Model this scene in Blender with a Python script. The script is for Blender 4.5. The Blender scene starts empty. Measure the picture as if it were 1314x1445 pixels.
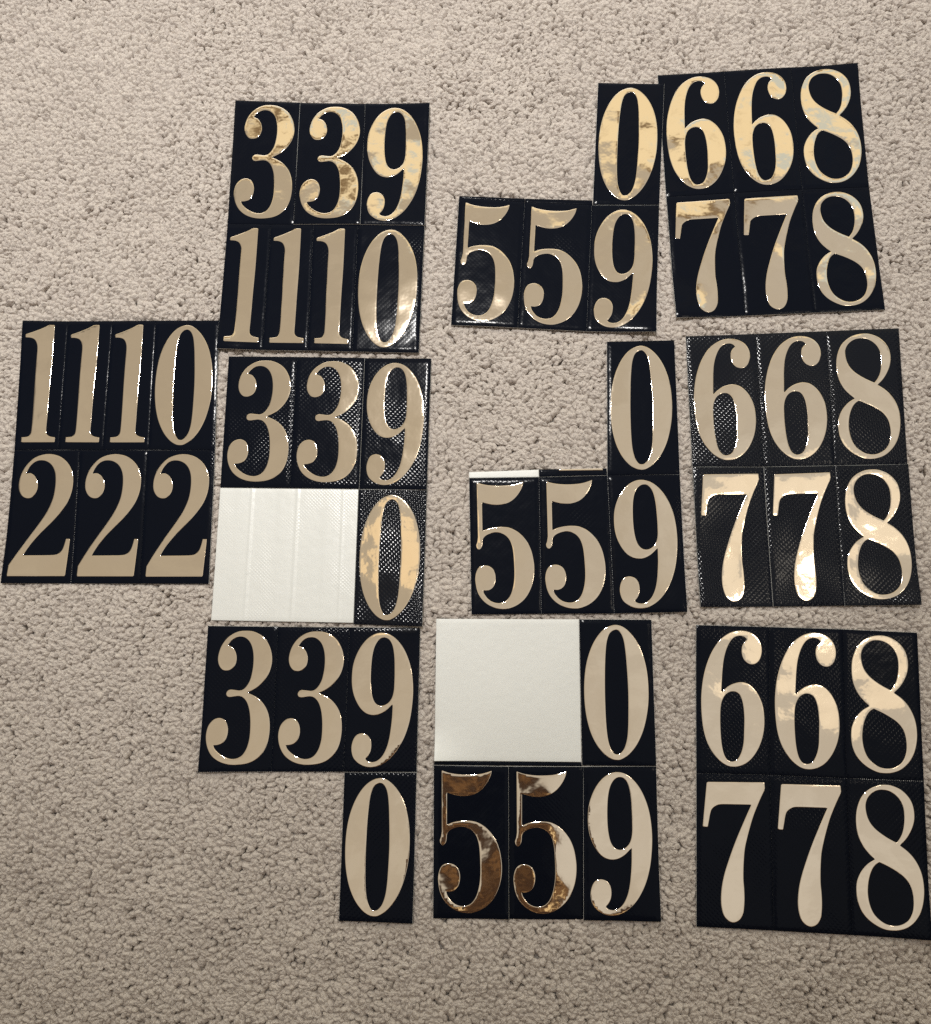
import bpy, math, random
import numpy as np
from mathutils import Matrix, Vector
from mathutils.geometry import delaunay_2d_cdt

random.seed(7)
rng = np.random.default_rng(11)
scene = bpy.context.scene
COL = scene.collection

# ------------------------------------------------------------------ camera
cam_data = bpy.data.cameras.new('camera')
cam_data.sensor_fit = 'VERTICAL'
cam_data.sensor_height = 36.0
cam_data.lens = 34.512
cam_data.clip_start = 0.01
cam_data.clip_end = 50.0
cam = bpy.data.objects.new('camera', cam_data)
COL.objects.link(cam)
RIGHT = Vector((0.99904214, 0.00365689, -0.04360534))
UP = Vector((0.00365689, 0.98603884, 0.16647533))
FWD = Vector((-0.04360534, 0.16647533, -0.98508098))
cam.matrix_world = Matrix(((RIGHT.x, UP.x, -FWD.x, 0.0), (RIGHT.y, UP.y, -FWD.y, 0.0),
                           (RIGHT.z, UP.z, -FWD.z, 0.61916), (0, 0, 0, 1)))
scene.camera = cam

# ------------------------------------------------------------------ light of the room
world = bpy.data.worlds.new('World')
scene.world = world
world.use_nodes = True


class NT:
    """small helper round a node tree"""
    def __init__(self, tree):
        self.t = tree

    def n(self, kind, **kw):
        node = self.t.nodes.new(kind)
        for k, v in kw.items():
            setattr(node, k, v)
        return node

    def link(self, a, b):
        self.t.links.new(a, b)

    def val(self, sock, v):
        if hasattr(v, 'is_output'):
            self.link(v, sock)
        else:
            sock.default_value = v

    def math(self, op, a, b=0.0, c=0.0, clamp=False):
        m = self.n('ShaderNodeMath', operation=op, use_clamp=clamp)
        self.val(m.inputs[0], a)
        self.val(m.inputs[1], b)
        self.val(m.inputs[2], c)
        return m.outputs[0]

    def smooth(self, v, lo, hi, a=0.0, b=1.0):
        m = self.n('ShaderNodeMapRange', interpolation_type='SMOOTHSTEP')
        self.val(m.inputs['Value'], v)
        m.inputs['From Min'].default_value = lo
        m.inputs['From Max'].default_value = hi
        m.inputs['To Min'].default_value = a
        m.inputs['To Max'].default_value = b
        return m.outputs['Result']

    def mix(self, fac, a, b):
        m = self.n('ShaderNodeMix', data_type='RGBA')
        self.val(m.inputs[0], fac)
        self.val(m.inputs[6], a)
        self.val(m.inputs[7], b)
        return m.outputs[2]

    def noise(self, vec, scale, detail=2.0, rough=0.5, out=0):
        m = self.n('ShaderNodeTexNoise')
        if vec is not None:
            self.link(vec, m.inputs['Vector'])
        m.inputs['Scale'].default_value = scale
        m.inputs['Detail'].default_value = detail
        m.inputs['Roughness'].default_value = rough
        return m.outputs[out]


# a plain indoor surround: pale ceiling overhead, dimmer walls lower down, a dim room behind
w = NT(world.node_tree)
bg = world.node_tree.nodes['Background']
tc = w.n('ShaderNodeTexCoord')
sep = w.n('ShaderNodeSeparateXYZ')
w.link(tc.outputs['Generated'], sep.inputs[0])
zc = w.math('MAXIMUM', sep.outputs['Z'], 0.05)
fy = w.math('DIVIDE', sep.outputs['Y'], zc)
fx = w.math('DIVIDE', sep.outputs['X'], zc)
rad = w.math('SQRT', w.math('ADD', w.math('MULTIPLY', fx, fx), w.math('MULTIPLY', fy, fy)))
side = w.smooth(rad, 0.60, 0.75)
front = w.smooth(w.math('ADD', fy, w.math('MULTIPLY', fx, 0.10)), 0.50, 0.535)
comb = w.n('ShaderNodeCombineXYZ')
w.link(fx, comb.inputs[0])
w.link(w.math('MULTIPLY', fy, 2.2), comb.inputs[1])
clutter = w.noise(comb.outputs[0], 3.4, 1.0)
# the dim figure of whoever stands behind the lens
ex = w.math('DIVIDE', w.math('ADD', fx, 0.01), 0.145)
ey = w.math('DIVIDE', w.math('MAXIMUM', w.math('ADD', fy, 0.36), 0.0), 0.24)
er = w.math('ADD', w.math('MULTIPLY', ex, ex), w.math('MULTIPLY', ey, ey))
figure = w.math('MULTIPLY', w.smooth(er, 1.12, 0.88), w.smooth(fy, -0.10, -0.14))
behind = w.math('MAXIMUM', figure, w.smooth(fy, -0.36, -0.44))
soft = w.noise(comb.outputs[0], 4.0, 2.0)
ceil = w.mix(w.smooth(w.math('ADD', fx, w.math('MULTIPLY', fy, -0.6)), -0.35, 0.30), (0.47, 0.425, 0.35, 1), (0.61, 0.59, 0.55, 1))
ceil = w.mix(w.smooth(soft, 0.35, 0.65, 0.0, 0.30), ceil, (0.36, 0.32, 0.27, 1))
col = w.mix(side, ceil, (0.15, 0.135, 0.115, 1))
room = w.mix(w.smooth(clutter, 0.35, 0.43), (0.22, 0.15, 0.08, 1), (0.95, 0.82, 0.56, 1))
room = w.mix(w.smooth(clutter, 0.53, 0.57), room, (0.62, 0.69, 0.69, 1))
col = w.mix(front, col, room)
fleck = w.noise(comb.outputs[0], 8.0, 1.0)
fig_col = w.mix(w.smooth(fleck, 0.45, 0.64), (0.050, 0.028, 0.018, 1), (0.17, 0.092, 0.042, 1))
fig_col = w.mix(w.smooth(fleck, 0.66, 0.69), fig_col, (0.95, 0.72, 0.40, 1))
col = w.mix(behind, col, fig_col)
w.link(col, bg.inputs['Color'])
bg.inputs['Strength'].default_value = 1.0


def area_light(name, loc, target, sx, sy, power, colour, shape='RECTANGLE'):
    d = bpy.data.lights.new(name, 'AREA')
    d.shape = shape
    d.size = sx
    if shape in ('RECTANGLE', 'ELLIPSE'):
        d.size_y = sy
    d.energy = power
    d.color = colour
    o = bpy.data.objects.new(name, d)
    COL.objects.link(o)
    o.location = loc
    o.rotation_euler = (Vector(target) - Vector(loc)).to_track_quat('-Z', 'Y').to_euler()
    return o


area_light('window_light', (-0.30, 2.4, 1.05), (-0.05, 0.15, 0.0), 1.8, 1.0, 11.0, (1.0, 0.985, 0.955))
spot = bpy.data.lights.new('added_key_spot', 'SPOT')  # added key spot, its forward-aimed cone dims the carpet towards the viewer
spot.energy = 200.0
spot.color = (1.0, 0.975, 0.94)
spot.spot_size = math.radians(46)
spot.spot_blend = 1.0
spot.shadow_soft_size = 0.06
so = bpy.data.objects.new('added_key_spot', spot)
COL.objects.link(so)
so.location = (-0.16, 0.90, 2.4)
so.rotation_euler = (Vector((-0.17, 0.70, 0.0)) - so.location).to_track_quat('-Z', 'Y').to_euler()
area_light('ceiling_lamp', (0.975, 0.235, 2.4), (0.975, 0.235, 0.0), 0.20, 0.20, 1.3, (1.0, 0.90, 0.76), 'DISK')
area_light('ceiling_lamp_diffuser', (0.975, 0.235, 2.44), (0.975, 0.235, 0.0), 0.66, 0.66, 0.36, (1.0, 0.84, 0.58), 'DISK')
area_light('hall_lamp', (-0.37, 0.36, 2.4), (-0.37, 0.36, 0.0), 0.34, 0.34, 0.13, (1.0, 0.74, 0.36), 'DISK')

scene.view_settings.view_transform = 'Standard'
scene.view_settings.look = 'None'
scene.view_settings.exposure = 0.0
scene.view_settings.gamma = 1.0
scene.view_settings.use_curve_mapping = False
scene.render.engine = 'CYCLES'
scene.cycles.use_denoising = False
scene.cycles.max_bounces = 6
scene.cycles.sample_clamp_indirect = 4.0

# ------------------------------------------------------------------ measured layout
# panels of each sheet, clockwise from the upper left corner, in millimetres on the carpet
# digits name the numeral; W bare white paper, K plain black strip, S white strip, T gold sliver
PANELS = {
    'A': [
        ('3', [[-188.65, 395.36], [-143.15, 392.61], [-144.74, 302.47], [-190.23, 303.94]]),
        ('3', [[-143.15, 392.61], [-97.6, 390.35], [-99.18, 301.27], [-144.74, 302.47]]),
        ('9', [[-97.6, 390.35], [-52.86, 388.86], [-55.5, 299.94], [-99.18, 301.27]]),
        ('1', [[-190.23, 303.94], [-160.36, 302.95], [-162.67, 213.83], [-193.2, 214.97]]),
        ('1', [[-160.36, 302.95], [-131.1, 302.08], [-132.45, 213.1], [-162.67, 213.83]]),
        ('1', [[-131.1, 302.08], [-100.82, 301.29], [-102.59, 212.13], [-132.45, 213.1]]),
        ('0', [[-100.82, 301.29], [-55.5, 299.94], [-58.49, 210.85], [-102.59, 212.13]]),
    ],
    'B': [
        ('1', [[-326.98, 236.52], [-296.06, 236.13], [-296.04, 147.1], [-325.74, 147.2]]),
        ('1', [[-296.06, 236.13], [-265.57, 235.89], [-266.41, 146.81], [-296.04, 147.1]]),
        ('1', [[-265.57, 235.89], [-235.83, 235.61], [-236.01, 146.7], [-266.41, 146.81]]),
        ('0', [[-235.83, 235.61], [-192.98, 235.22], [-191.62, 146.32], [-236.01, 146.7]]),
        ('2', [[-325.74, 147.2], [-281.8, 146.91], [-281.51, 58.89], [-326.93, 58.91]]),
        ('2', [[-281.8, 146.91], [-236.62, 146.61], [-236.46, 58.64], [-281.51, 58.89]]),
        ('2', [[-236.62, 146.61], [-191.62, 146.32], [-191.6, 58.49], [-236.46, 58.64]]),
    ],
    'C': [
        ('3', [[-185.43, 210.16], [-139.72, 209.26], [-141.19, 120.75], [-187.05, 121.35]]),
        ('3', [[-139.72, 209.26], [-94.44, 208.08], [-96.19, 119.98], [-141.19, 120.75]]),
        ('9', [[-94.44, 208.08], [-50.21, 206.92], [-52.3, 119.03], [-96.19, 119.98]]),
        ('W', [[-187.04, 121.11], [-96.64, 119.61], [-98.0, 33.88], [-189.04, 35.38]]),
        ('0', [[-96.41, 119.51], [-52.3, 118.84], [-54.13, 31.45], [-97.8, 32.99]]),
    ],
    'D': [
        ('3', [[-190.97, 31.93], [-145.84, 31.45], [-146.85, -57.67], [-192.3, -58.15]]),
        ('3', [[-145.84, 31.45], [-100.23, 31.12], [-101.85, -57.45], [-146.85, -57.67]]),
        ('9', [[-100.23, 31.12], [-55.56, 30.78], [-56.83, -57.24], [-101.85, -57.45]]),
        ('0', [[-101.49, -57.87], [-56.83, -57.45], [-57.99, -144.98], [-102.64, -144.34]]),
    ],
    'E': [
        ('0', [[62.44, 401.57], [107.44, 400.14], [101.57, 312.14], [57.37, 313.16]]),
        ('5', [[-32.51, 319.19], [11.76, 315.79], [6.62, 227.28], [-37.44, 229.89]]),
        ('5', [[11.76, 315.79], [56.85, 312.91], [51.71, 224.43], [6.62, 227.28]]),
        ('9', [[56.85, 312.91], [101.57, 311.99], [96.68, 222.57], [51.71, 224.43]]),
        ('K', [[-32.23, 320.78], [12.02, 318.61], [11.81, 316.05], [-32.47, 319.44]]),
        ('K', [[12.11, 318.6], [57.2, 316.58], [56.95, 313.17], [11.9, 316.05]]),
    ],
    'F': [
        ('6', [[103.38, 407.95], [148.51, 409.52], [151.47, 320.05], [106.52, 318.46]]),
        ('6', [[148.51, 409.52], [193.47, 411.14], [196.24, 321.57], [151.47, 320.05]]),
        ('8', [[193.47, 411.14], [238.15, 412.69], [240.74, 323.15], [196.24, 321.57]]),
        ('7', [[106.52, 318.46], [151.47, 320.05], [155.39, 234.13], [110.16, 232.72]]),
        ('7', [[151.47, 320.05], [196.24, 321.57], [200.42, 235.48], [155.39, 234.13]]),
        ('8', [[196.24, 321.57], [240.74, 323.15], [245.17, 236.88], [200.42, 235.48]]),
    ],
    'G': [
        ('0', [[64.91, 217.46], [108.73, 218.06], [109.36, 128.44], [63.33, 128.04]]),
        ('5', [[-25.16, 126.66], [19.69, 127.07], [20.56, 39.56], [-23.38, 39.16]]),
        ('5', [[19.69, 127.07], [63.38, 128.04], [65.95, 39.86], [20.56, 39.56]]),
        ('9', [[63.38, 128.04], [109.36, 128.35], [110.86, 40.78], [65.95, 39.86]]),
        ('S', [[-25.17, 130.62], [19.55, 132.0], [19.64, 127.3], [-25.16, 126.93]]),
        ('K', [[19.73, 132.18], [63.06, 132.63], [63.2, 128.37], [19.83, 127.39]]),
        ('T', [[32.63, 132.25], [60.48, 132.51], [60.51, 131.44], [32.62, 131.13]]),
    ],
    'H': [
        ('6', [[116.35, 220.78], [161.39, 221.79], [162.3, 132.99], [117.32, 133.11]]),
        ('6', [[161.39, 221.79], [206.68, 222.92], [207.16, 133.65], [162.3, 132.99]]),
        ('8', [[206.68, 222.92], [252.94, 224.14], [252.43, 134.3], [207.16, 133.65]]),
        ('7', [[117.32, 132.97], [162.29, 132.8], [164.15, 44.21], [119.11, 43.83]]),
        ('7', [[162.29, 132.8], [207.15, 133.46], [207.93, 44.76], [164.15, 44.21]]),
        ('8', [[207.15, 133.46], [252.42, 134.12], [253.41, 45.17], [207.93, 44.76]]),
    ],
    'I': [
        ('W', [[-45.65, 36.57], [43.83, 36.27], [44.0, -50.58], [-45.85, -50.3]]),
        ('0', [[44.05, 36.27], [88.8, 36.05], [89.39, -52.56], [44.4, -52.47]]),
        ('5', [[-46.22, -52.93], [-0.47, -53.35], [-0.54, -142.26], [-45.85, -141.99]]),
        ('5', [[-0.47, -53.35], [45.16, -53.18], [43.84, -141.89], [-0.54, -142.26]]),
        ('9', [[45.16, -53.18], [89.38, -52.85], [89.35, -141.9], [43.84, -141.89]]),
        ('K', [[-45.85, -50.51], [43.99, -50.79], [44.39, -52.89], [-46.18, -52.72]]),
    ],
    'J': [
        ('6', [[116.09, 32.84], [161.08, 31.76], [157.55, -57.42], [113.38, -56.68]]),
        ('6', [[161.08, 31.76], [205.99, 30.39], [202.62, -58.89], [157.55, -57.42]]),
        ('8', [[205.99, 30.39], [250.83, 28.34], [248.29, -60.3], [202.62, -58.89]]),
        ('7', [[113.38, -56.68], [157.55, -57.42], [155.06, -146.34], [110.28, -144.76]]),
        ('7', [[157.55, -57.42], [202.62, -58.89], [200.55, -148.18], [155.06, -146.34]]),
        ('8', [[202.62, -58.89], [248.29, -60.3], [246.11, -150.16], [200.55, -148.18]]),
    ],
}
DIGITS = {
    '3': [
        '0.3054,0.1332c 0.3498,0.1037 0.4141,0.0814 0.4798,0.0752 0.5468,0.0837 0.6082,0.1121 0.6488,0.156 0.6682,0.211 0.6704,0.2696 0.6601,0.3209 0.638,0.3722 0.5975,0.4125 0.5484,0.4382 0.4977,0.4457 0.4388,0.4429 0.3726,0.4402 0.3295,0.4498 0.3122,0.4696 0.3285,0.4885 0.3701,0.4949 0.4284,0.4911 0.4941,0.488 0.5536,0.498 0.6076,0.5292 0.644,0.5764 0.6631,0.6272 0.6719,0.6781 0.6731,0.7434 0.6629,0.7942 0.6351,0.8449 0.5875,0.8848 0.5237,0.9066 0.4439,0.9117 0.3553,0.8996 0.2728,0.8745 0.2119,0.8457 0.1879,0.8226c 0.2387,0.8204 0.3034,0.8094 0.3519,0.7803 0.3742,0.7368 0.366,0.6933 0.3335,0.6571 0.2807,0.6391 0.2219,0.6356 0.1502,0.6503 0.0923,0.6867 0.0678,0.7375 0.0725,0.7881 0.1019,0.8387 0.1573,0.8855 0.2407,0.9215 0.3448,0.9451 0.455,0.955 0.5716,0.9534 0.6874,0.9424 0.7875,0.9169 0.8715,0.8734 0.9252,0.8154 0.949,0.75 0.9509,0.6847 0.9307,0.6193 0.8818,0.5612 0.8044,0.514 0.7137,0.4829 0.6164,0.4613c 0.6884,0.4451 0.774,0.4156 0.8582,0.3678 0.9127,0.3164 0.9399,0.254 0.9321,0.1953 0.898,0.1404 0.8347,0.0891 0.7507,0.0549 0.6531,0.0347 0.5495,0.03 0.4468,0.0356 0.353,0.0566 0.2679,0.0915 0.2061,0.1395 0.1741,0.1909 0.1678,0.2349 0.1891,0.2751 0.2357,0.3041 0.2951,0.3127 0.3605,0.3052 0.4168,0.2779 0.4393,0.2339 0.4234,0.1863 0.376,0.1498 0.3308,0.1375',
    ],
    '5': [
        '0.1031,0.0306c 0.202,0.0468 0.333,0.0564 0.464,0.0583 0.6095,0.0531 0.7114,0.0401 0.7798,0.028c 0.7622,0.0684 0.7111,0.1181 0.6382,0.1607 0.5507,0.1893 0.4342,0.2037 0.3323,0.2025 0.245,0.1934 0.1824,0.1829c 0.1813,0.3915c 0.2586,0.3757 0.3607,0.3656 0.4626,0.3632 0.5646,0.3701 0.6664,0.3947 0.7536,0.4336 0.8262,0.4831 0.877,0.5433 0.903,0.6072 0.913,0.664 0.9055,0.728 0.8762,0.7921 0.8177,0.8563 0.7373,0.9063 0.6351,0.9422 0.5184,0.9624 0.4162,0.9641 0.3142,0.9516 0.2121,0.9219 0.1321,0.8794 0.0842,0.8297 0.0626,0.7728 0.0599,0.7302 0.0821,0.6839 0.126,0.6553 0.1917,0.6445 0.2646,0.65 0.3228,0.6726 0.3547,0.7116 0.3545,0.7579 0.3295,0.7971 0.2783,0.8221 0.2199,0.8308 0.1761,0.8295c 0.1979,0.8579 0.2561,0.8933 0.3289,0.9131 0.4019,0.9179 0.4748,0.9084 0.5333,0.8819 0.5772,0.8391 0.6066,0.7786 0.6185,0.7145 0.6174,0.6363 0.6075,0.5511 0.5902,0.5014 0.5569,0.4589 0.4988,0.427 0.4187,0.4095 0.3386,0.4082 0.2584,0.4205 0.2073,0.4369 0.1824,0.4583 0.1779,0.4846 0.1647,0.513 0.1267,0.5309 0.0917,0.5203 0.0802,0.4969 0.0949,0.4741 0.1067,0.4386c',
    ],
    '9': [
        '0.6401,0.5404c 0.6352,0.6315 0.6224,0.708 0.6058,0.7701 0.5751,0.8319 0.5235,0.8866 0.4586,0.9196 0.3872,0.9315 0.3234,0.9252 0.2952,0.9118c 0.3312,0.8912 0.3604,0.8604 0.3699,0.8194 0.3551,0.7783 0.3055,0.7476 0.2266,0.7362 0.1544,0.7484 0.1109,0.7796 0.0889,0.8279 0.0986,0.8756 0.1311,0.9129 0.1949,0.9429 0.2729,0.9627 0.365,0.9701 0.4644,0.9627 0.5644,0.9371 0.6653,0.8925 0.753,0.8308 0.8277,0.7552 0.8821,0.6652 0.9111,0.5745 0.9249,0.4759 0.9181,0.3835 0.8933,0.2974 0.846,0.2178 0.7758,0.1448 0.6821,0.086 0.5796,0.049 0.4758,0.0357 0.3714,0.0432 0.2664,0.0751 0.1763,0.127 0.1087,0.1933 0.0682,0.2628 0.0559,0.3354 0.0628,0.4073 0.0917,0.4716 0.1423,0.5282 0.2072,0.5738 0.2865,0.6037 0.3732,0.6138 0.4601,0.6078 0.5475,0.5844',
        '0.4927,0.0728 0.5635,0.0861 0.6139,0.1303 0.6408,0.2035 0.6508,0.2907 0.6534,0.377 0.6478,0.4484 0.6199,0.4982 0.5636,0.5316 0.4908,0.5459 0.4186,0.5342 0.3686,0.4955 0.3408,0.4351 0.3291,0.3635 0.3294,0.2768 0.3413,0.1966 0.3693,0.1342 0.4224,0.0899',
    ],
    '0': [
        '0.5026,0.0364 0.6017,0.0498 0.6992,0.0893 0.7813,0.1431 0.8481,0.2111 0.8954,0.2896 0.9247,0.3819 0.9331,0.488 0.9224,0.5864 0.8879,0.6843 0.8332,0.7749 0.7513,0.8582 0.6502,0.9206 0.551,0.9553 0.4811,0.9646 0.3982,0.9574 0.3025,0.9256 0.2077,0.8675 0.1277,0.7849 0.0783,0.6947 0.0514,0.5969 0.0444,0.4914 0.0571,0.3851 0.0893,0.2924 0.1454,0.2063 0.2198,0.1341 0.3078,0.0797 0.4021,0.0483',
        '0.4963,0.074 0.5568,0.0897 0.5997,0.1365 0.6235,0.219 0.6362,0.319 0.6446,0.4184 0.6473,0.5172 0.6422,0.6295 0.6333,0.7341 0.6145,0.8174 0.5761,0.8796 0.5256,0.9129 0.4834,0.9227 0.4351,0.9147 0.3886,0.8736 0.3596,0.8116 0.3435,0.7145 0.3378,0.6027 0.3377,0.4902 0.3446,0.3485 0.3569,0.2414 0.3782,0.1552 0.421,0.0974',
    ],
    '6': [
        '0.3512,0.4533c 0.409,0.4242 0.481,0.3998 0.5673,0.3852 0.6391,0.3821 0.725,0.3953 0.8105,0.4334 0.8743,0.486 0.9164,0.5494 0.9323,0.6345 0.9211,0.7127 0.8843,0.7841 0.8188,0.8522 0.7322,0.9064 0.6316,0.9395 0.5242,0.9528 0.417,0.9457 0.3172,0.915 0.2248,0.8631 0.1469,0.7932 0.0976,0.7087 0.0742,0.6167 0.0666,0.5173 0.0761,0.4318 0.1013,0.3461 0.1525,0.2528 0.2252,0.1698 0.3194,0.1008 0.4277,0.0566 0.5286,0.0353 0.6294,0.0297 0.7299,0.0385 0.8158,0.0624 0.8728,0.0975 0.901,0.14 0.9003,0.1864 0.8709,0.2296 0.8203,0.2552 0.7627,0.263 0.6982,0.2531 0.6483,0.2252 0.623,0.1827 0.6279,0.1398 0.657,0.1109 0.6961,0.0925c 0.6575,0.0751 0.6001,0.0687 0.5353,0.0781 0.4774,0.106 0.4265,0.1566 0.3898,0.2213 0.3703,0.2928 0.3594,0.3714',
        '0.5091,0.4492 0.5735,0.4612 0.6161,0.4927 0.6412,0.5457 0.653,0.6238 0.649,0.709 0.6408,0.7871 0.6113,0.8512 0.5607,0.8979 0.4889,0.915 0.4247,0.9031 0.378,0.8612 0.3502,0.7907 0.3369,0.6987 0.3351,0.6064 0.3474,0.5352 0.3867,0.4849 0.4444,0.4572',
    ],
    '7': [
        '0.1379,0.0535c 0.9246,0.0467c 0.9296,0.0937c 0.8765,0.1468 0.8246,0.203 0.7725,0.266 0.7269,0.3354 0.6839,0.4113 0.6492,0.4867 0.6338,0.5612 0.627,0.6284 0.6261,0.6886 0.6337,0.7416 0.6364,0.8078 0.6287,0.8674 0.6129,0.9072 0.5676,0.9445 0.4994,0.9628 0.4324,0.958 0.3665,0.9303 0.335,0.8884 0.32,0.836 0.323,0.7762 0.3414,0.7092 0.3748,0.6415 0.4192,0.5732 0.4783,0.4908 0.5446,0.4078 0.618,0.3243 0.6915,0.2438 0.7327,0.2002c 0.5288,0.2013 0.3283,0.2037 0.2627,0.2141 0.2119,0.2359 0.1898,0.2654 0.1741,0.307 0.1554,0.3554c 0.0795,0.3538c',
    ],
    '8': [
        '0.6626,0.4179c 0.7538,0.4516 0.8328,0.4945 0.8964,0.5514 0.932,0.6122 0.9433,0.6802 0.9334,0.7417 0.9029,0.8037 0.8543,0.8558 0.7817,0.9019 0.6966,0.9347 0.5991,0.9531 0.5026,0.9586 0.4068,0.9532 0.2986,0.9292 0.2046,0.8945 0.1319,0.8489 0.0876,0.792 0.0719,0.7238 0.0835,0.6616 0.1221,0.6124 0.174,0.5731 0.2393,0.5403 0.3223,0.514c 0.2577,0.4845 0.1909,0.4444 0.1388,0.3934 0.1081,0.3348 0.1007,0.2649 0.1153,0.2014 0.1504,0.1478 0.2033,0.1008 0.2838,0.0638 0.3844,0.0392 0.4836,0.0301 0.5885,0.0344 0.6917,0.0555 0.7725,0.089 0.8312,0.1334 0.8585,0.1853 0.8603,0.2411 0.8377,0.2903 0.7916,0.34 0.7323,0.383',
        '0.4453,0.0676 0.5362,0.0728 0.6182,0.0957 0.6782,0.1296 0.7161,0.1744 0.7251,0.2301 0.7159,0.2861 0.6921,0.3353 0.657,0.3709 0.6129,0.3996c 0.5244,0.3774 0.4292,0.3484 0.3413,0.312 0.2815,0.2714 0.2499,0.2265 0.2399,0.1741 0.2616,0.1313 0.3092,0.0986 0.3743,0.0761',
        '0.3834,0.5333c 0.4816,0.555 0.5765,0.5801 0.6704,0.6121 0.7361,0.648 0.7762,0.6914 0.7919,0.7455 0.7869,0.8001 0.7592,0.8483 0.7078,0.8871 0.6301,0.913 0.5468,0.9235 0.4511,0.9181 0.3636,0.8934 0.2907,0.8547 0.2465,0.8013 0.2278,0.7403 0.2321,0.6853 0.2532,0.6297 0.2919,0.5804 0.3361,0.5503',
    ],
    '2': [
        '0.2162,0.1799c 0.2522,0.1374 0.3033,0.1055 0.3628,0.0856 0.4242,0.0806 0.4937,0.0856 0.5649,0.1054 0.6168,0.1373 0.6493,0.1797 0.6624,0.2326 0.6603,0.2959 0.6432,0.3592 0.6088,0.4152 0.5609,0.4712 0.493,0.5306 0.4184,0.5899 0.3312,0.656 0.2447,0.7254 0.1588,0.7981 0.0799,0.8706c 0.0727,0.9496c 0.9091,0.9476c 0.945,0.6688c 0.8771,0.6689c 0.8611,0.7069 0.8383,0.745 0.8009,0.7726 0.7415,0.7865 0.6333,0.7902 0.2805,0.7923c 0.329,0.746 0.4037,0.6905 0.4921,0.6349 0.5944,0.5792 0.6968,0.5233 0.7982,0.457 0.8728,0.394 0.9195,0.3238 0.9362,0.2535 0.925,0.1901 0.8843,0.1336 0.8099,0.0841 0.7095,0.0487 0.5974,0.0323 0.5008,0.0309 0.392,0.043 0.2919,0.07 0.2017,0.1197 0.146,0.1693 0.1148,0.2259 0.1124,0.2823 0.1385,0.3245 0.1906,0.3561 0.2607,0.3679 0.3282,0.3594 0.3855,0.3243 0.4068,0.275 0.3879,0.2328 0.3491,0.1975 0.2917,0.1777 0.2433,0.1763',
    ],
    '1': [
        '0.5863,0.0307c 0.7222,0.0317c 0.7206,0.3279 0.707,0.5495 0.6998,0.7659 0.6957,0.855 0.7133,0.8788 0.7694,0.8942 0.8401,0.9007 0.9082,0.9038c 0.906,0.9438c 0.1355,0.9437c 0.1398,0.903c 0.2231,0.9013 0.2919,0.8963 0.3349,0.8804 0.3535,0.8497 0.3596,0.712 0.3566,0.4944 0.3563,0.3367 0.3605,0.2276 0.3449,0.1837 0.2937,0.1507 0.2081,0.1363 0.083,0.1332c 0.0886,0.1072c 0.2413,0.0881 0.4041,0.0651 0.5056,0.0483',
    ],
}

# ------------------------------------------------------------------ materials
def material(name):
    m = bpy.data.materials.new(name)
    m.use_nodes = True
    t = NT(m.node_tree)
    return m, t, m.node_tree.nodes['Principled BSDF']


def mat_vinyl(name, lo, hi, relief, spec):
    m, t, b = material(name)
    tc = t.n('ShaderNodeTexCoord')
    s = t.n('ShaderNodeSeparateXYZ')
    t.link(tc.outputs['Object'], s.inputs[0])
    k = math.pi / 0.0019 / math.sqrt(2)
    # woven diamond emboss
    u = t.math('MULTIPLY', t.math('ADD', s.outputs[0], s.outputs[1]), k)
    v = t.math('MULTIPLY', t.math('SUBTRACT', s.outputs[0], s.outputs[1]), k * 0.8)
    hgt = t.math('MULTIPLY', t.math('ABSOLUTE', t.math('SINE', u)), t.math('ABSOLUTE', t.math('SINE', v)))
    big = t.noise(tc.outputs['Object'], 22.0, 1.0)
    amt = t.smooth(big, lo, hi, 0.12, 1.0)
    hgt = t.math('MULTIPLY', hgt, amt)
    bp = t.n('ShaderNodeBump')
    bp.inputs['Strength'].default_value = 1.0
    bp.inputs['Distance'].default_value = relief
    t.link(hgt, bp.inputs['Height'])
    slow = t.n('ShaderNodeBump')
    slow.inputs['Strength'].default_value = 1.0
    slow.inputs['Distance'].default_value = 0.0004
    t.link(t.noise(tc.outputs['Object'], 60.0, 2.0), slow.inputs['Height'])
    t.link(slow.outputs[0], bp.inputs['Normal'])
    t.link(bp.outputs[0], b.inputs['Normal'])
    b.inputs['Base Color'].default_value = (0.0040, 0.0056, 0.0110, 1)
    b.inputs['Roughness'].default_value = 0.13
    b.inputs['IOR'].default_value = 1.40
    b.inputs['Specular IOR Level'].default_value = spec
    return m


def mat_foil():
    m, t, b = material('gold_mirror_foil')
    tc = t.n('ShaderNodeTexCoord')
    big = t.noise(tc.outputs['Object'], 38.0, 1.0)
    mid = t.noise(tc.outputs['Object'], 130.0, 2.0, 0.5)
    b1 = t.n('ShaderNodeBump')
    b1.inputs['Strength'].default_value = 1.0
    b1.inputs['Distance'].default_value = 0.0007
    t.link(big, b1.inputs['Height'])
    b2 = t.n('ShaderNodeBump')
    b2.inputs['Strength'].default_value = 1.0
    b2.inputs['Distance'].default_value = 0.00007
    t.link(mid, b2.inputs['Height'])
    t.link(b1.outputs[0], b2.inputs['Normal'])
    t.link(b2.outputs[0], b.inputs['Normal'])
    c = t.mix(t.noise(tc.outputs['Object'], 14.0, 1.0), (0.92, 0.775, 0.59, 1), (0.94, 0.82, 0.67, 1))
    t.link(c, b.inputs['Base Color'])
    b.inputs['Metallic'].default_value = 1.0
    b.inputs['Roughness'].default_value = 0.055
    return m


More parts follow.
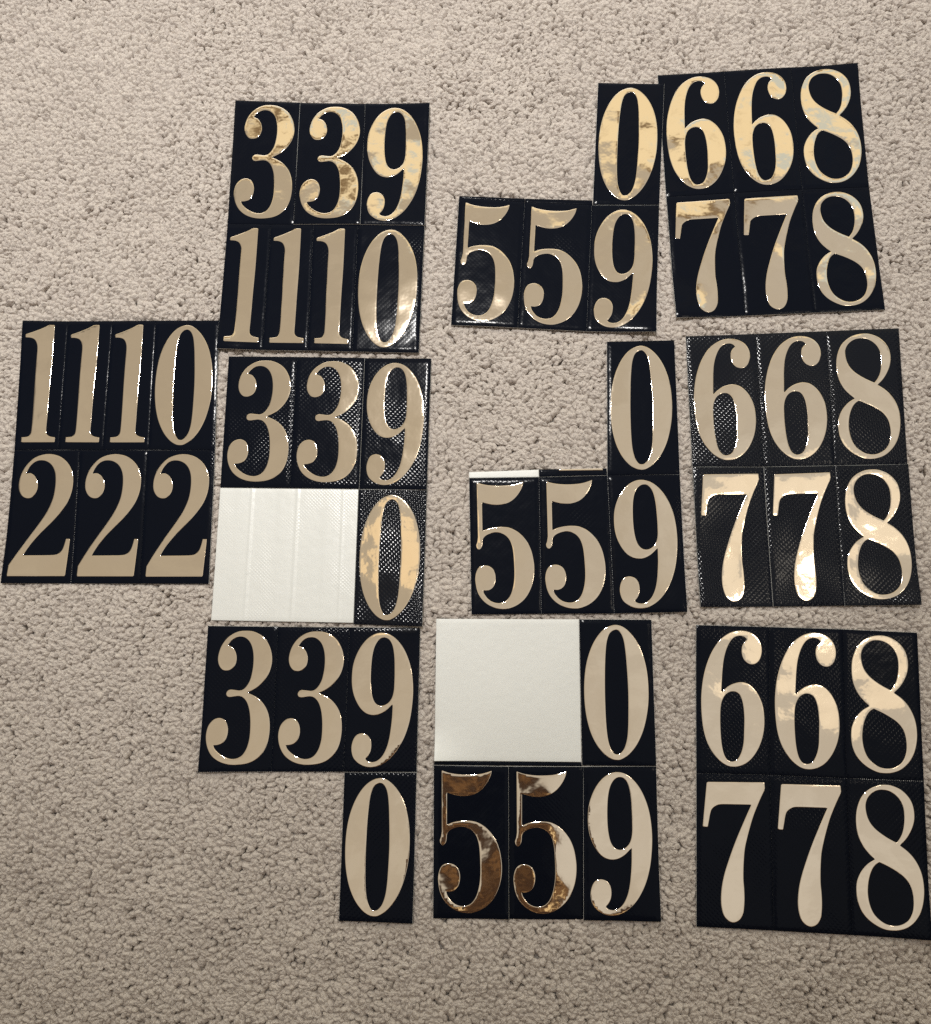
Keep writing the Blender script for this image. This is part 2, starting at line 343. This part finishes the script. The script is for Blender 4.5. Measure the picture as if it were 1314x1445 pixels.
def mat_paper(name, weave_amount, rough):
    m, t, b = material(name)
    tc = t.n('ShaderNodeTexCoord')
    s = t.n('ShaderNodeSeparateXYZ')
    t.link(tc.outputs['Object'], s.inputs[0])
    k = math.pi / 0.0016 / math.sqrt(2)
    u = t.math('SINE', t.math('MULTIPLY', t.math('ADD', s.outputs[0], s.outputs[1]), k))
    v = t.math('SINE', t.math('MULTIPLY', t.math('SUBTRACT', s.outputs[0], s.outputs[1]), k))
    weave = t.math('MULTIPLY', t.math('MULTIPLY', t.math('ABSOLUTE', u), t.math('ABSOLUTE', v)), t.smooth(t.noise(tc.outputs['Object'], 30.0, 1.0), 0.42, 0.65))
    hgt = t.math('ADD', t.math('MULTIPLY', weave, weave_amount), t.noise(tc.outputs['Object'], 160.0, 3.0))
    bp = t.n('ShaderNodeBump')
    bp.inputs['Strength'].default_value = 0.8
    bp.inputs['Distance'].default_value = 0.00018
    t.link(hgt, bp.inputs['Height'])
    t.link(bp.outputs[0], b.inputs['Normal'])
    c = t.mix(t.noise(tc.outputs['Object'], 35.0, 2.0), (0.78, 0.80, 0.785, 1), (0.82, 0.84, 0.83, 1))
    t.link(c, b.inputs['Base Color'])
    b.inputs['Roughness'].default_value = rough
    return m


def mat_plain(name, colour, rough, metal=0.0):
    m, t, b = material(name)
    tc = t.n('ShaderNodeTexCoord')
    n = t.noise(tc.outputs['Object'], 300.0, 2.0)
    dark = tuple(c * 0.85 for c in colour[:3]) + (1,)
    t.link(t.mix(n, dark, colour), b.inputs['Base Color'])
    b.inputs['Roughness'].default_value = rough
    b.inputs['Metallic'].default_value = metal
    return m


def mat_carpet(name, tufted):
    m, t, b = material(name)
    geo = t.n('ShaderNodeNewGeometry')
    pos = geo.outputs['Position']
    oi = t.n('ShaderNodeObjectInfo')
    patch = t.noise(pos, 9.0, 3.0)
    c = t.mix(patch, (0.57, 0.512, 0.470, 1), (0.69, 0.628, 0.582, 1))
    c2 = t.mix(t.math('MULTIPLY', oi.outputs['Random'], 0.45), c, (0.72, 0.665, 0.605, 1))
    # fibre tips catch lighter and darker strands of yarn
    strand = t.noise(pos, 2600.0, 1.0)
    c2 = t.mix(t.smooth(strand, 0.30, 0.50, 0.55, 0.0), c2, (0.42, 0.365, 0.325, 1))
    t.link(c2, b.inputs['Base Color'])
    b.inputs['Roughness'].default_value = 0.95
    b.inputs['Specular IOR Level'].default_value = 0.12
    b.inputs['Sheen Weight'].default_value = 0.15
    b.inputs['Sheen Roughness'].default_value = 0.5
    bp = t.n('ShaderNodeBump')
    bp.inputs['Strength'].default_value = 1.0
    bp.inputs['Distance'].default_value = 0.0007
    if tufted:
        t.link(t.noise(pos, 1300.0, 2.0, 0.7), bp.inputs['Height'])
    else:
        vor = t.n('ShaderNodeTexVoronoi')
        t.link(pos, vor.inputs['Vector'])
        vor.inputs['Scale'].default_value = 260.0
        bp.inputs['Distance'].default_value = 0.003
        bp.invert = True
        t.link(vor.outputs['Distance'], bp.inputs['Height'])
    t.link(bp.outputs[0], b.inputs['Normal'])
    return m


VINYL = mat_vinyl('black_smooth_vinyl', 0.56, 0.85, 0.00008, 0.09)
VINYL_EMBOSSED_SHEEN = mat_vinyl('black_embossed_sheen_vinyl', 0.25, 0.65, 0.00016, 0.30)  # same vinyl with specular raised, lamp sheen put into these panels
VINYL_FAINT = mat_vinyl('black_faintly_embossed_vinyl', 0.30, 0.75, 0.00011, 0.11)
FOIL = mat_foil()
PAPER = mat_paper('white_release_paper', 0.0, 0.42)
PAPER_EMBOSSED = mat_paper('embossed_release_paper', 0.45, 0.30)
PERF = mat_plain('pale_edge_glint', (0.55, 0.57, 0.60, 1), 0.25)  # light grey dots painted as the glints along embossed panel edges
CARPET_TUFT = mat_carpet('beige_carpet_yarn', True)
CARPET_FAR = mat_carpet('beige_carpet_backing', False)


# ------------------------------------------------------------------ object helpers
def mesh_obj(name, verts, faces, mat, parent=None, smooth=True):
    me = bpy.data.meshes.new(name)
    me.from_pydata([tuple(map(float, v)) for v in verts], [], [tuple(map(int, f)) for f in faces])
    me.materials.append(mat)
    if smooth:
        me.polygons.foreach_set('use_smooth', [True] * len(me.polygons))
    me.update()
    o = bpy.data.objects.new(name, me)
    COL.objects.link(o)
    if parent:
        o.parent = parent
    return o


# ------------------------------------------------------------------ carpet
def value_noise(x, y, cell, seed):
    g = np.random.default_rng(seed).uniform(-1, 1, (256, 256))
    fx, fy = x / cell + 100.0, y / cell + 100.0
    ix, iy = np.floor(fx).astype(int), np.floor(fy).astype(int)
    tx, ty = fx - ix, fy - iy
    tx, ty = tx * tx * (3 - 2 * tx), ty * ty * (3 - 2 * ty)
    a, b = g[ix % 256, iy % 256], g[(ix + 1) % 256, iy % 256]
    c, d = g[ix % 256, (iy + 1) % 256], g[(ix + 1) % 256, (iy + 1) % 256]
    return (a * (1 - tx) + b * tx) * (1 - ty) + (c * (1 - tx) + d * tx) * ty


def inside_depth(px, py):
    """depth in metres by which points lie inside any panel (negative outside)"""
    best = np.full(px.shape, -1.0)
    for plist in PANELS.values():
        for _, q in plist:
            q = np.array(q) / 1000.0
            lo, hi = q.min(0) - 0.01, q.max(0) + 0.01
            sel = (px > lo[0]) & (px < hi[0]) & (py > lo[1]) & (py < hi[1])
            d = np.full(sel.sum(), 1.0)
            X, Y = px[sel], py[sel]
            for i in range(4):
                a, b = q[i], q[(i + 1) % 4]
                e = b - a
                nrm = np.array((e[1], -e[0])) / np.hypot(*e)   # inward for clockwise order
                d = np.minimum(d, (X - a[0]) * nrm[0] + (Y - a[1]) * nrm[1])
            best[sel] = np.maximum(best[sel], d)
    return best


def build_carpet():
    s = 3.0
    base = mesh_obj('carpet_floor', [(-s, -s, -0.0055), (s, -s, -0.0055), (s, s, -0.0055), (-s, s, -0.0055)],
                    [(0, 1, 2, 3)], CARPET_FAR, smooth=False)
    base['kind'] = 'structure'
    sp = 0.0029
    xs = np.arange(-0.80, 0.80, sp)
    ys = np.arange(-0.65, 0.98, sp * 0.88)
    gx, gy = np.meshgrid(xs, ys)
    gx = gx + (np.arange(len(ys))[:, None] % 2) * sp * 0.5
    x = (gx + rng.uniform(-0.42, 0.42, gx.shape) * sp).ravel()
    y = (gy + rng.uniform(-0.42, 0.42, gy.shape) * sp).ravel()
    # tufts gather into little clumps, leaving uneven creases between them
    x = x + 0.0011 * value_noise(x, y, 0.009, 1) + 0.0018 * value_noise(x, y, 0.024, 2)
    y = y + 0.0011 * value_noise(x, y, 0.009, 3) + 0.0018 * value_noise(x, y, 0.024, 4)
    d = inside_depth(x, y)
    keep = d < 0.012
    x, y, d = x[keep], y[keep], d[keep]
    n = len(x)
    tiltx = 0.38 * value_noise(x, y, 0.05, 5) + 0.22 * value_noise(x, y, 0.013, 6) + rng.normal(0, 0.12, n)
    tilty = 0.38 * value_noise(x, y, 0.05, 7) + 0.22 * value_noise(x, y, 0.013, 8) + rng.normal(0, 0.12, n) - 0.10
    spin = rng.uniform(0, 2 * math.pi, n)
    # rotation = Ry(tiltx) Rx(tilty) Rz(spin), read back as XYZ euler angles
    ca, sa, cb, sb, cs, ss = np.cos(tilty), np.sin(tilty), np.cos(tiltx), np.sin(tiltx), np.cos(spin), np.sin(spin)
    R00 = cb * cs + sb * sa * ss
    R10 = ca * ss
    R20 = -sb * cs + cb * sa * ss
    R21 = sb * ss + cb * sa * cs
    R22 = cb * ca
    rot = np.stack([np.arctan2(R21, R22), -np.arcsin(np.clip(R20, -1, 1)), np.arctan2(R10, R00)], 1)
    r = rng.uniform(0.0019, 0.0028, n)
    asp = rng.uniform(0.72, 1.40, n)
    scl = np.stack([r * asp, r / asp, rng.uniform(0.0032, 0.0042, n)], 1)
    top = -0.0004 + 0.0014 * value_noise(x, y, 0.035, 9) + 0.0007 * value_noise(x, y, 0.011, 10) + rng.normal(0, 0.0003, n)
    press = np.clip((d + 0.004) / 0.005, 0, 1)                     # the sheets press the pile down
    top = top * (1 - press) + np.minimum(top, -0.0022) * press
    z = top - scl[:, 2] * ca * cb
    pts = np.stack([x, y, z], 1)
    me = bpy.data.meshes.new('carpet_pile')
    me.vertices.add(n)
    me.vertices.foreach_set('co', pts.ravel())
    for nm, arr in (('tuft_rot', rot), ('tuft_scale', scl)):
        at = me.attributes.new(nm, 'FLOAT_VECTOR', 'POINT')
        at.data.foreach_set('vector', arr.ravel())
    o = bpy.data.objects.new('carpet_pile', me)
    COL.objects.link(o)
    o['kind'] = 'stuff'
    o['label'] = 'beige cut pile carpet of small twisted tufts under all the sheets'
    o['category'] = 'carpet'
    g = bpy.data.node_groups.new('tuft_pile', 'GeometryNodeTree')
    g.interface.new_socket('Geometry', in_out='INPUT', socket_type='NodeSocketGeometry')
    g.interface.new_socket('Geometry', in_out='OUTPUT', socket_type='NodeSocketGeometry')
    N = g.nodes.new
    gi, go = N('NodeGroupInput'), N('NodeGroupOutput')
    L = g.links.new
    pool = N('GeometryNodeJoinGeometry')
    for variant in range(5):
        ico = N('GeometryNodeMeshIcoSphere')
        ico.inputs['Radius'].default_value = 1.0
        ico.inputs['Subdivisions'].default_value = 3
        # flatten the crown: z becomes z * sqrt(2 - z*z)
        pos0 = N('GeometryNodeInputPosition')
        sxyz, cxyz = N('ShaderNodeSeparateXYZ'), N('ShaderNodeCombineXYZ')
        m1, m2, m3, m4 = (N('ShaderNodeMath') for _ in range(4))
        m1.operation, m2.operation, m3.operation, m4.operation = 'MULTIPLY', 'SUBTRACT', 'SQRT', 'MULTIPLY'
        m2.inputs[0].default_value = 2.0
        flat = N('GeometryNodeSetPosition')
        L(pos0.outputs[0], sxyz.inputs[0])
        L(sxyz.outputs[2], m1.inputs[0])
        L(sxyz.outputs[2], m1.inputs[1])
        L(m1.outputs[0], m2.inputs[1])
        L(m2.outputs[0], m3.inputs[0])
        L(m3.outputs[0], m4.inputs[0])
        L(sxyz.outputs[2], m4.inputs[1])
        L(sxyz.outputs[0], cxyz.inputs[0])
        L(sxyz.outputs[1], cxyz.inputs[1])
        L(m4.outputs[0], cxyz.inputs[2])
        L(ico.outputs['Mesh'], flat.inputs['Geometry'])
        L(cxyz.outputs[0], flat.inputs['Position'])
        # uneven twisted yarn ends
        nz = N('ShaderNodeTexNoise')
        nz.noise_dimensions = '4D'
        nz.inputs['W'].default_value = variant * 3.7
        nz.inputs['Scale'].default_value = 1.7
        nz.inputs['Detail'].default_value = 3.0
        sub, mul = N('ShaderNodeVectorMath'), N('ShaderNodeVectorMath')
        sub.operation, mul.operation = 'SUBTRACT', 'SCALE'
        sub.inputs[1].default_value = (0.5, 0.5, 0.5)
        mul.inputs['Scale'].default_value = 1.0
        sp_ = N('GeometryNodeSetPosition')
        ss_ = N('GeometryNodeSetShadeSmooth')
        sm = N('GeometryNodeSetMaterial')
        sm.inputs['Material'].default_value = CARPET_TUFT
        gti = N('GeometryNodeGeometryToInstance')
        L(nz.outputs['Color'], sub.inputs[0])
        L(sub.outputs[0], mul.inputs[0])
        L(flat.outputs[0], sp_.inputs['Geometry'])
        L(mul.outputs[0], sp_.inputs['Offset'])
        L(sp_.outputs[0], ss_.inputs[0])
        L(ss_.outputs[0], sm.inputs['Geometry'])
        L(sm.outputs[0], gti.inputs[0])
        L(gti.outputs[0], pool.inputs[0])
    pick = N('FunctionNodeRandomValue')
    pick.data_type = 'INT'
    for sk in pick.inputs:
        if sk.type == 'INT' and sk.name == 'Min':
            sk.default_value = 0
        if sk.type == 'INT' and sk.name == 'Max':
            sk.default_value = 4
    inst = N('GeometryNodeInstanceOnPoints')
    ar, asc = N('GeometryNodeInputNamedAttribute'), N('GeometryNodeInputNamedAttribute')
    for a, nm in ((ar, 'tuft_rot'), (asc, 'tuft_scale')):
        a.data_type = 'FLOAT_VECTOR'
        a.inputs['Name'].default_value = nm
    L(gi.outputs[0], inst.inputs['Points'])
    L(pool.outputs[0], inst.inputs['Instance'])
    inst.inputs['Pick Instance'].default_value = True
    L([k for k in pick.outputs if k.type == 'INT'][0], inst.inputs['Instance Index'])
    L(ar.outputs['Attribute'], inst.inputs['Rotation'])
    L(asc.outputs['Attribute'], inst.inputs['Scale'])
    L(inst.outputs[0], go.inputs[0])
    md = o.modifiers.new('pile', 'NODES')
    md.node_group = g


build_carpet()

# ------------------------------------------------------------------ numerals
def read_loop(text):
    pts, corner = [], []
    for tok in text.split():
        corner.append(tok.endswith('c'))
        a, b = tok.rstrip('c').split(',')
        pts.append((float(a), float(b)))
    return np.array(pts), corner


def smooth_loop(pts, corner, sub=6):
    out = []
    n = len(pts)
    for i in range(n):
        p0, p1, p2, p3 = pts[i - 1], pts[i], pts[(i + 1) % n], pts[(i + 2) % n]
        m1 = (p2 - p1) if corner[i] else (p2 - p0) * 0.5
        m2 = (p2 - p1) if corner[(i + 1) % n] else (p3 - p1) * 0.5
        L = np.hypot(*(p2 - p1))
        for m in (m1, m2):
            k = np.hypot(*m)
            if k > 1.4 * L:
                m *= 1.4 * L / k
        if corner[i] and corner[(i + 1) % n]:
            steps = max(sub, int(L / 0.9))
        else:
            steps = max(sub, int(L / 0.8))
        for j in range(steps):
            t = j / steps
            h00, h10 = 2 * t**3 - 3 * t**2 + 1, t**3 - 2 * t**2 + t
            h01, h11 = -2 * t**3 + 3 * t**2, t**3 - t**2
            out.append(h00 * p1 + h10 * m1 + h01 * p2 + h11 * m2)
    return np.array(out)


def even_odd(p, loops):
    ins = np.zeros(len(p), bool)
    for L in loops:
        A, B = L, np.roll(L, -1, 0)
        for a, b in zip(A, B):
            c = (a[1] > p[:, 1]) != (b[1] > p[:, 1])
            if c.any():
                xx = a[0] + (p[:, 1] - a[1]) * (b[0] - a[0]) / (b[1] - a[1] + 1e-12)
                ins ^= c & (p[:, 0] < xx)
    return ins


def edge_dist(p, loops):
    best = np.full(len(p), 1e9)
    for L in loops:
        A, B = L, np.roll(L, -1, 0)
        for a, b in zip(A, B):
            e = b - a
            t = np.clip(((p - a) @ e) / (e @ e + 1e-12), 0, 1)
            best = np.minimum(best, np.hypot(*(p - a - t[:, None] * e).T))
    return best


BEVEL, RAISE = 0.50, 0.15      # millimetres
DIGIT_MESH = {}


def digit_mesh(ch):
    """flat triangulation of one numeral in panel units, with its height profile"""
    if ch in DIGIT_MESH:
        return DIGIT_MESH[ch]
    size = np.array((29.3, 88.0)) if ch == '1' else np.array((45.0, 88.0))
    loops = []
    for text in DIGITS[ch]:
        p, c = read_loop(text)
        loops.append(smooth_loop(p * size, c))
    pts, edges = [], []
    for L in loops:
        k = len(pts)
        pts += [tuple(v) for v in L]
        edges += [(k + i, k + (i + 1) % len(L)) for i in range(len(L))]
    extra = []
    for L in loops:
        tan = np.roll(L, -1, 0) - np.roll(L, 1, 0)
        nrm = np.stack([-tan[:, 1], tan[:, 0]], 1) / (np.hypot(*tan.T)[:, None] + 1e-9)
        for inset in (0.25, BEVEL):
            for sgn in (-1, 1):
                q = L + nrm * inset * sgn
                ok = even_odd(q, loops) & (edge_dist(q, loops) > inset * 0.96)
                k0 = len(pts)
                number = np.cumsum(ok) - 1
                pts += [tuple(v) for v in q[ok]]
                for i in range(len(q)):
                    j = (i + 1) % len(q)
                    if ok[i] and ok[j] and np.hypot(*(q[i] - q[j])) < 2.0:
                        edges.append((k0 + int(number[i]), k0 + int(number[j])))
    g = np.stack(np.meshgrid(np.arange(0, size[0], 1.7), np.arange(0, size[1], 1.7)), -1).reshape(-1, 2)
    ok = even_odd(g, loops)
    g = g[ok]
    g = g[edge_dist(g, loops) > BEVEL * 1.5]
    extra.append(g)
    allp = pts + [tuple(v) for v in np.concatenate(extra)]
    vo, _, fo, *_ = delaunay_2d_cdt([Vector(v) for v in allp], edges, [], 0, 1e-4)
    V = np.array([tuple(v) for v in vo])
    F = np.array([f for f in fo if len(f) == 3])
    F = F[even_odd(V[F].mean(1), loops)]
    d = np.clip(edge_dist(V, loops) / BEVEL, 0, 1)
    z = np.sqrt(np.clip(1 - (1 - d) ** 2, 0, 1))
    # wind the triangles upwards (panel v runs towards the viewer, so y flips)
    a, b, c = V[F[:, 0]], V[F[:, 1]], V[F[:, 2]]
    cr = (b[:, 0] - a[:, 0]) * (c[:, 1] - a[:, 1]) - (b[:, 1] - a[:, 1]) * (c[:, 0] - a[:, 0])
    F[cr > 0] = F[cr > 0][:, ::-1]
    used = np.unique(F)
    remap = np.full(len(V), -1)
    remap[used] = np.arange(len(used))
    DIGIT_MESH[ch] = (V[used] / size, z[used], remap[F])
    return DIGIT_MESH[ch]


# ------------------------------------------------------------------ sheets
def quad_map(q, uv):
    u, v = uv[:, :1], uv[:, 1:]
    return (q[0] * (1 - u) + q[1] * u) * (1 - v) + (q[3] * (1 - u) + q[2] * u) * v


def make_warp(seed, amp):
    r = np.random.default_rng(seed)
    comps = []
    for lam in (230, 150, 95, 62):
        a = r.uniform(0, 2 * math.pi)
        comps.append((2 * math.pi / lam * math.cos(a), 2 * math.pi / lam * math.sin(a), r.uniform(0, 6.28), amp * lam / 150.0))
    def f(p):
        return sum(A * np.sin(kx * p[:, 0] + ky * p[:, 1] + ph) for kx, ky, ph, A in comps)
    return f


# extra tilt and bend of single panels: (slope across, slope down, bend across, bend down) in mm
BENDS = {
    ('A', 1): (0.5, 0.9, 0.0, 0.4),
    ('A', 2): (0.4, 0.2, 0.3, 0.5),
    ('H', 4): (-0.1, 0.2, 0.5, 0.2),
    ('H', 5): (0.7, 0.2, 0.8, 0.4),
    ('H', 3): (-0.5, 0.2, 0.2, 0.1),
    ('I', 2): (0.3, -1.0, 0.4, 0.2),
    ('I', 3): (0.1, -1.7, -0.7, 0.2),
    ('I', 4): (-1.0, 0.5, 0.0, 0.2),
    ('D', 3): (0.8, 0.8, 0.0, 0.2),
    ('C', 2): (1.2, 0.0, 0.0, 0.1),
}


# corners that lift off the pile: (panel, corner, millimetres)
CURLS = {
    'A': [(3, 3, 1.6), (2, 1, 1.4)], 'B': [(4, 3, 1.8), (0, 0, 1.2)], 'C': [(4, 2, 2.6)], 'D': [(0, 3, 2.2), (3, 2, 1.4)],
    'E': [(3, 2, 2.4), (0, 0, 1.0)], 'F': [(2, 1, 1.8), (3, 3, 2.6)], 'G': [(3, 2, 2.2), (1, 3, 1.0)],
    'H': [(5, 2, 2.4), (3, 3, 1.8)], 'I': [(4, 2, 2.2), (2, 3, 1.2)], 'J': [(5, 2, 2.0), (0, 0, 1.5)],
}


def with_curls(key, warp, quads):
    spots = [(quads[i][c], mm) for i, c, mm in CURLS.get(key, ())]
    def f(p):
        z = warp(p)
        for q, mm in spots:
            z = z + mm * np.exp(-((p[:, 0] - q[0]) ** 2 + (p[:, 1] - q[1]) ** 2) / 19.0 ** 2)
        return z
    return f


def surface(sheet, idx):
    warp, (a, b, c, d), lift = sheet['warp'], BENDS.get((sheet['key'], idx), (0, 0, 0, 0)), sheet['lift']
    extra = sheet['extra'].get(idx)
    def f(p, uv):
        u, v = uv[:, 0] - 0.5, uv[:, 1] - 0.5
        z = warp(p) + a * u + b * v + c * (u * u * 4) + d * (v * v * 4) + lift
        if extra:
            z = z + extra(uv)
        return z
    return f


def slab(sheet, idx, name, mat, lo, hi, inset=0.0, parent=None, nx=14, ny=26, round_edge=0.12):
    """thin flexible sheet over one panel, from lo to hi millimetres above the warped surface"""
    q = sheet['quads'][idx]
    w_, h_ = np.hypot(*(q[1] - q[0])), np.hypot(*(q[3] - q[0]))
    iu, iv = inset / w_, inset / h_
    e = 0.28
    us = np.concatenate([[iu, iu + e / w_], np.linspace(0, 1, nx)[1:-1], [1 - iu - e / w_, 1 - iu]])
    vs = np.concatenate([[iv, iv + e / h_], np.linspace(0, 1, ny)[1:-1], [1 - iv - e / h_, 1 - iv]])
    us, vs = np.sort(us), np.sort(vs)
    nu, nv = len(us), len(vs)
    uv = np.stack(np.meshgrid(us, vs), -1).reshape(-1, 2)
    p = quad_map(q, uv)
    z = surface(sheet, idx)(p, uv)
    border = np.zeros((nv, nu), bool)
    border[0] = border[-1] = True
    border[:, 0] = border[:, -1] = True
    bd = border.ravel()
    top = np.c_[p, z + hi - bd * round_edge]
    bot = np.c_[p, z + lo]
    V = np.concatenate([top, bot])
    n = len(p)
    faces = []
    for j in range(nv - 1):
        for i in range(nu - 1):
            k = j * nu + i
            faces.append((k, k + nu, k + nu + 1, k + 1))
            faces.append((n + k, n + k + 1, n + k + nu + 1, n + k + nu))
    ring = list(range(nu)) + [j * nu + nu - 1 for j in range(1, nv)] + \
        [(nv - 1) * nu + i for i in range(nu - 2, -1, -1)] + [j * nu for j in range(nv - 2, 0, -1)]
    for i in range(len(ring)):
        a, b = ring[i], ring[(i + 1) % len(ring)]
        faces.append((a, b, n + b, n + a))
    V = (V - sheet['origin']) / 1000.0
    return mesh_obj(name, V, faces, mat, parent or sheet['root'])


def numeral(sheet, idx, ch, parent):
    uv, prof, F = digit_mesh(ch)
    q = sheet['quads'][idx]
    p = quad_map(q, uv)
    z = surface(sheet, idx)(p, uv) + 0.22 + RAISE * prof
    V = (np.c_[p, z] - sheet['origin']) / 1000.0
    o = mesh_obj('numeral', V, F, FOIL, parent)
    o['label'] = 'raised gold foil numeral ' + ch
    return o


def perforation_glints(sheet, a, b, r=0.26, step=1.15, t0=0.0, t1=1.0, jit=0.12):
    """row of pale, glint-coloured perforation dots along a panel edge a=(panel,u,v) to b"""
    idx = a[0]
    q = sheet['quads'][idx]
    A, B = np.array(a[1:]), np.array(b)
    L = np.hypot(*(quad_map(q, B[None]) - quad_map(q, A[None]))[0])
    n = max(2, int(L * (t1 - t0) / step))
    uv = A + (B - A) * np.linspace(t0, t1, n)[:, None]
    p = quad_map(q, uv) + rng.normal(0, jit * 0.5, (n, 2))
    z = surface(sheet, idx)(p, uv)
    V, F = [], []
    for (x, y), zz in zip(p, z):
        k = len(V)
        rr = r * random.uniform(0.55, 1.15)
        for i in range(6):
            an = i * math.pi / 3
            V.append((x + rr * math.cos(an), y + rr * math.sin(an), zz + 0.15))
        for i in range(6):
            an = i * math.pi / 3
            V.append((x + 0.6 * rr * math.cos(an), y + 0.6 * rr * math.sin(an), zz + 0.33 + rr * 0.55))
        V.append((x, y, zz + 0.33 + rr * 0.7))
        for i in range(6):
            j = (i + 1) % 6
            F.append((k + i, k + j, k + 6 + j, k + 6 + i))
            F.append((k + 6 + i, k + 6 + j, k + 12))
    V = (np.array(V) - sheet['origin']) / 1000.0
    o = mesh_obj('perforation_glints', V, F, PERF, sheet['root'])
    o['kind'] = 'stuff'
    return o


def gauss(x, m, s):
    return np.exp(-((x - m) / s) ** 2)


def ghost(uv):      # cut lines and the print of the three peeled ones on the bare paper
    u = uv[:, 0]
    z = 0.30 * gauss(u, 0.235, 0.008) + 0.30 * gauss(u, 0.565, 0.008) + 0.25 * gauss(u, 0.895, 0.006)
    for c in (0.13, 0.43, 0.76):
        z = z + 0.10 * (1 / (1 + np.exp(-(u - c) / 0.01)) - 1 / (1 + np.exp(-(u - c - 0.10) / 0.01)))
    return z


def curl_corner(uv):   # lower left corner of the smooth white page lifts a little
    return 4.0 * np.clip(0.38 - uv[:, 0], 0, 1) ** 2 / 0.144 * np.clip(uv[:, 1] - 0.72, 0, 1) ** 2 / 0.078


EXTRA = {('C', 3): ghost, ('I', 0): curl_corner}

INFO = {
    'A': (1, 0.26, 1.1, 'black sheet of gold numerals 339 over 1110, its lower left corner over another sheet'),
    'B': (2, 0.14, 0.0, 'black sheet of gold numerals 1110 over 222, leftmost of all the sheets'),
    'C': (3, 0.16, 0.0, 'black sheet with gold 339 above bare white embossed paper and a single 0'),
    'D': (4, 0.14, 0.0, 'stepped black sheet with gold 339 and one 0 below its right end, no paper showing'),
    'E': (5, 0.28, 1.2, 'stepped black sheet with gold 0 above 559, uppermost of the 559 sheets'),
    'F': (6, 0.36, 0.0, 'tilted black sheet of gold 668 over 778 at top right, uppermost of three alike'),
    'G': (7, 0.16, 0.0, 'stepped black sheet with gold 0 above 559, thin white strip over first 5'),
    'H': (8, 0.30, 0.0, 'black sheet of gold 668 over 778 sparkling with lamp glare, middle of three alike'),
    'I': (9, 0.18, 0.0, 'black sheet with smooth blank white square and gold 0 above 559'),
    'J': (10, 0.16, 0.0, 'black sheet of gold 668 over 778 in the bottom right corner, lowest of three alike'),
}
GLINT_ROWS = {
    'B': [((4, 1, 0), (1, 1), dict(t0=0.1, t1=1.0, r=0.22))],
    'C': [((4, 0, 0), (1, 0), dict(t0=0.05, t1=1.0, r=0.3))],
    'D': [((0, 0, 1), (1, 1), dict(r=0.2)), ((1, 0, 1), (1, 1), dict(r=0.15)), ((2, 0, 1), (1, 1), dict(r=0.15))],
    'G': [((1, 1, 0), (1, 1), dict(r=0.2)), ((2, 1, 0), (1, 1), dict(r=0.25)), ((3, 1, 0), (1, 1), dict(t0=0.2, r=0.24)),
          ((0, 1, 0), (1, 1), dict(t0=0.1, t1=0.9, r=0.16))],
    'H': [((3, 1, 0), (1, 1), dict(r=0.26)), ((4, 1, 0), (1, 1), dict(r=0.22)), ((1, 1, 0), (1, 1), dict(r=0.16))],
    'J': [((2, 0, 1), (1, 1), dict(t0=0.1, r=0.3)), ((1, 0, 1), (1, 1), dict(r=0.12)), ((0, 0, 1), (1, 1), dict(r=0.12))],
}


def build_sheet(key):
    seed, amp, lift, label = INFO[key]
    quads = [np.array(q, float) for _, q in PANELS[key]]
    c = np.concatenate(quads).mean(0)
    root = bpy.data.objects.new('number_sheet', None)
    root.empty_display_size = 0.02
    COL.objects.link(root)
    root.location = (c[0] / 1000.0, c[1] / 1000.0, 0.0)
    root['label'] = label
    root['category'] = 'number sheet'
    root['group'] = 'gold number sheets laid out on the carpet'
    sheet = dict(key=key, root=root, quads=quads, origin=np.array((c[0], c[1], 0.0)), warp=with_curls(key, make_warp(seed, amp), quads),
                 lift=lift, extra={i: f for (k, i), f in EXTRA.items() if k == key})
    for i, (ch, _) in enumerate(PANELS[key]):
        if ch in '0123456789':
            pan = slab(sheet, i, 'vinyl_panel', VINYL_EMBOSSED_SHEEN if key == 'H' or (key, i) == ('C', 4) else VINYL_FAINT if key in 'CDJ' else VINYL, 0.0, 0.32, 0.03)
            slab(sheet, i, 'paper_liner', PAPER, -0.32, -0.01, -0.05, parent=pan, nx=8, ny=14, round_edge=0.0)
            numeral(sheet, i, ch, pan)
        elif ch == 'W':
            pg = slab(sheet, i, 'bare_paper', PAPER_EMBOSSED if key == 'C' else PAPER, -0.30, 0.22, 0.05, nx=120 if key == 'C' else 28, ny=28, round_edge=0.05)
            pg['label'] = 'bare white backing paper left where numerals were peeled off'
        elif ch == 'K':
            slab(sheet, i, 'folded_vinyl_strip', VINYL, -0.45, -0.12, 0.0, nx=20, ny=4, round_edge=0.1)
        elif ch == 'S':
            slab(sheet, i, 'folded_paper_strip', PAPER, -0.45, -0.10, 0.0, nx=20, ny=4, round_edge=0.05)
        elif ch == 'T':
            slab(sheet, i, 'gold_sliver', FOIL, -0.20, 0.02, 0.0, nx=16, ny=3, round_edge=0.05)
    for a, b, kw in GLINT_ROWS.get(key, ()):
        perforation_glints(sheet, a, b, **kw)


for key in PANELS:
    build_sheet(key)
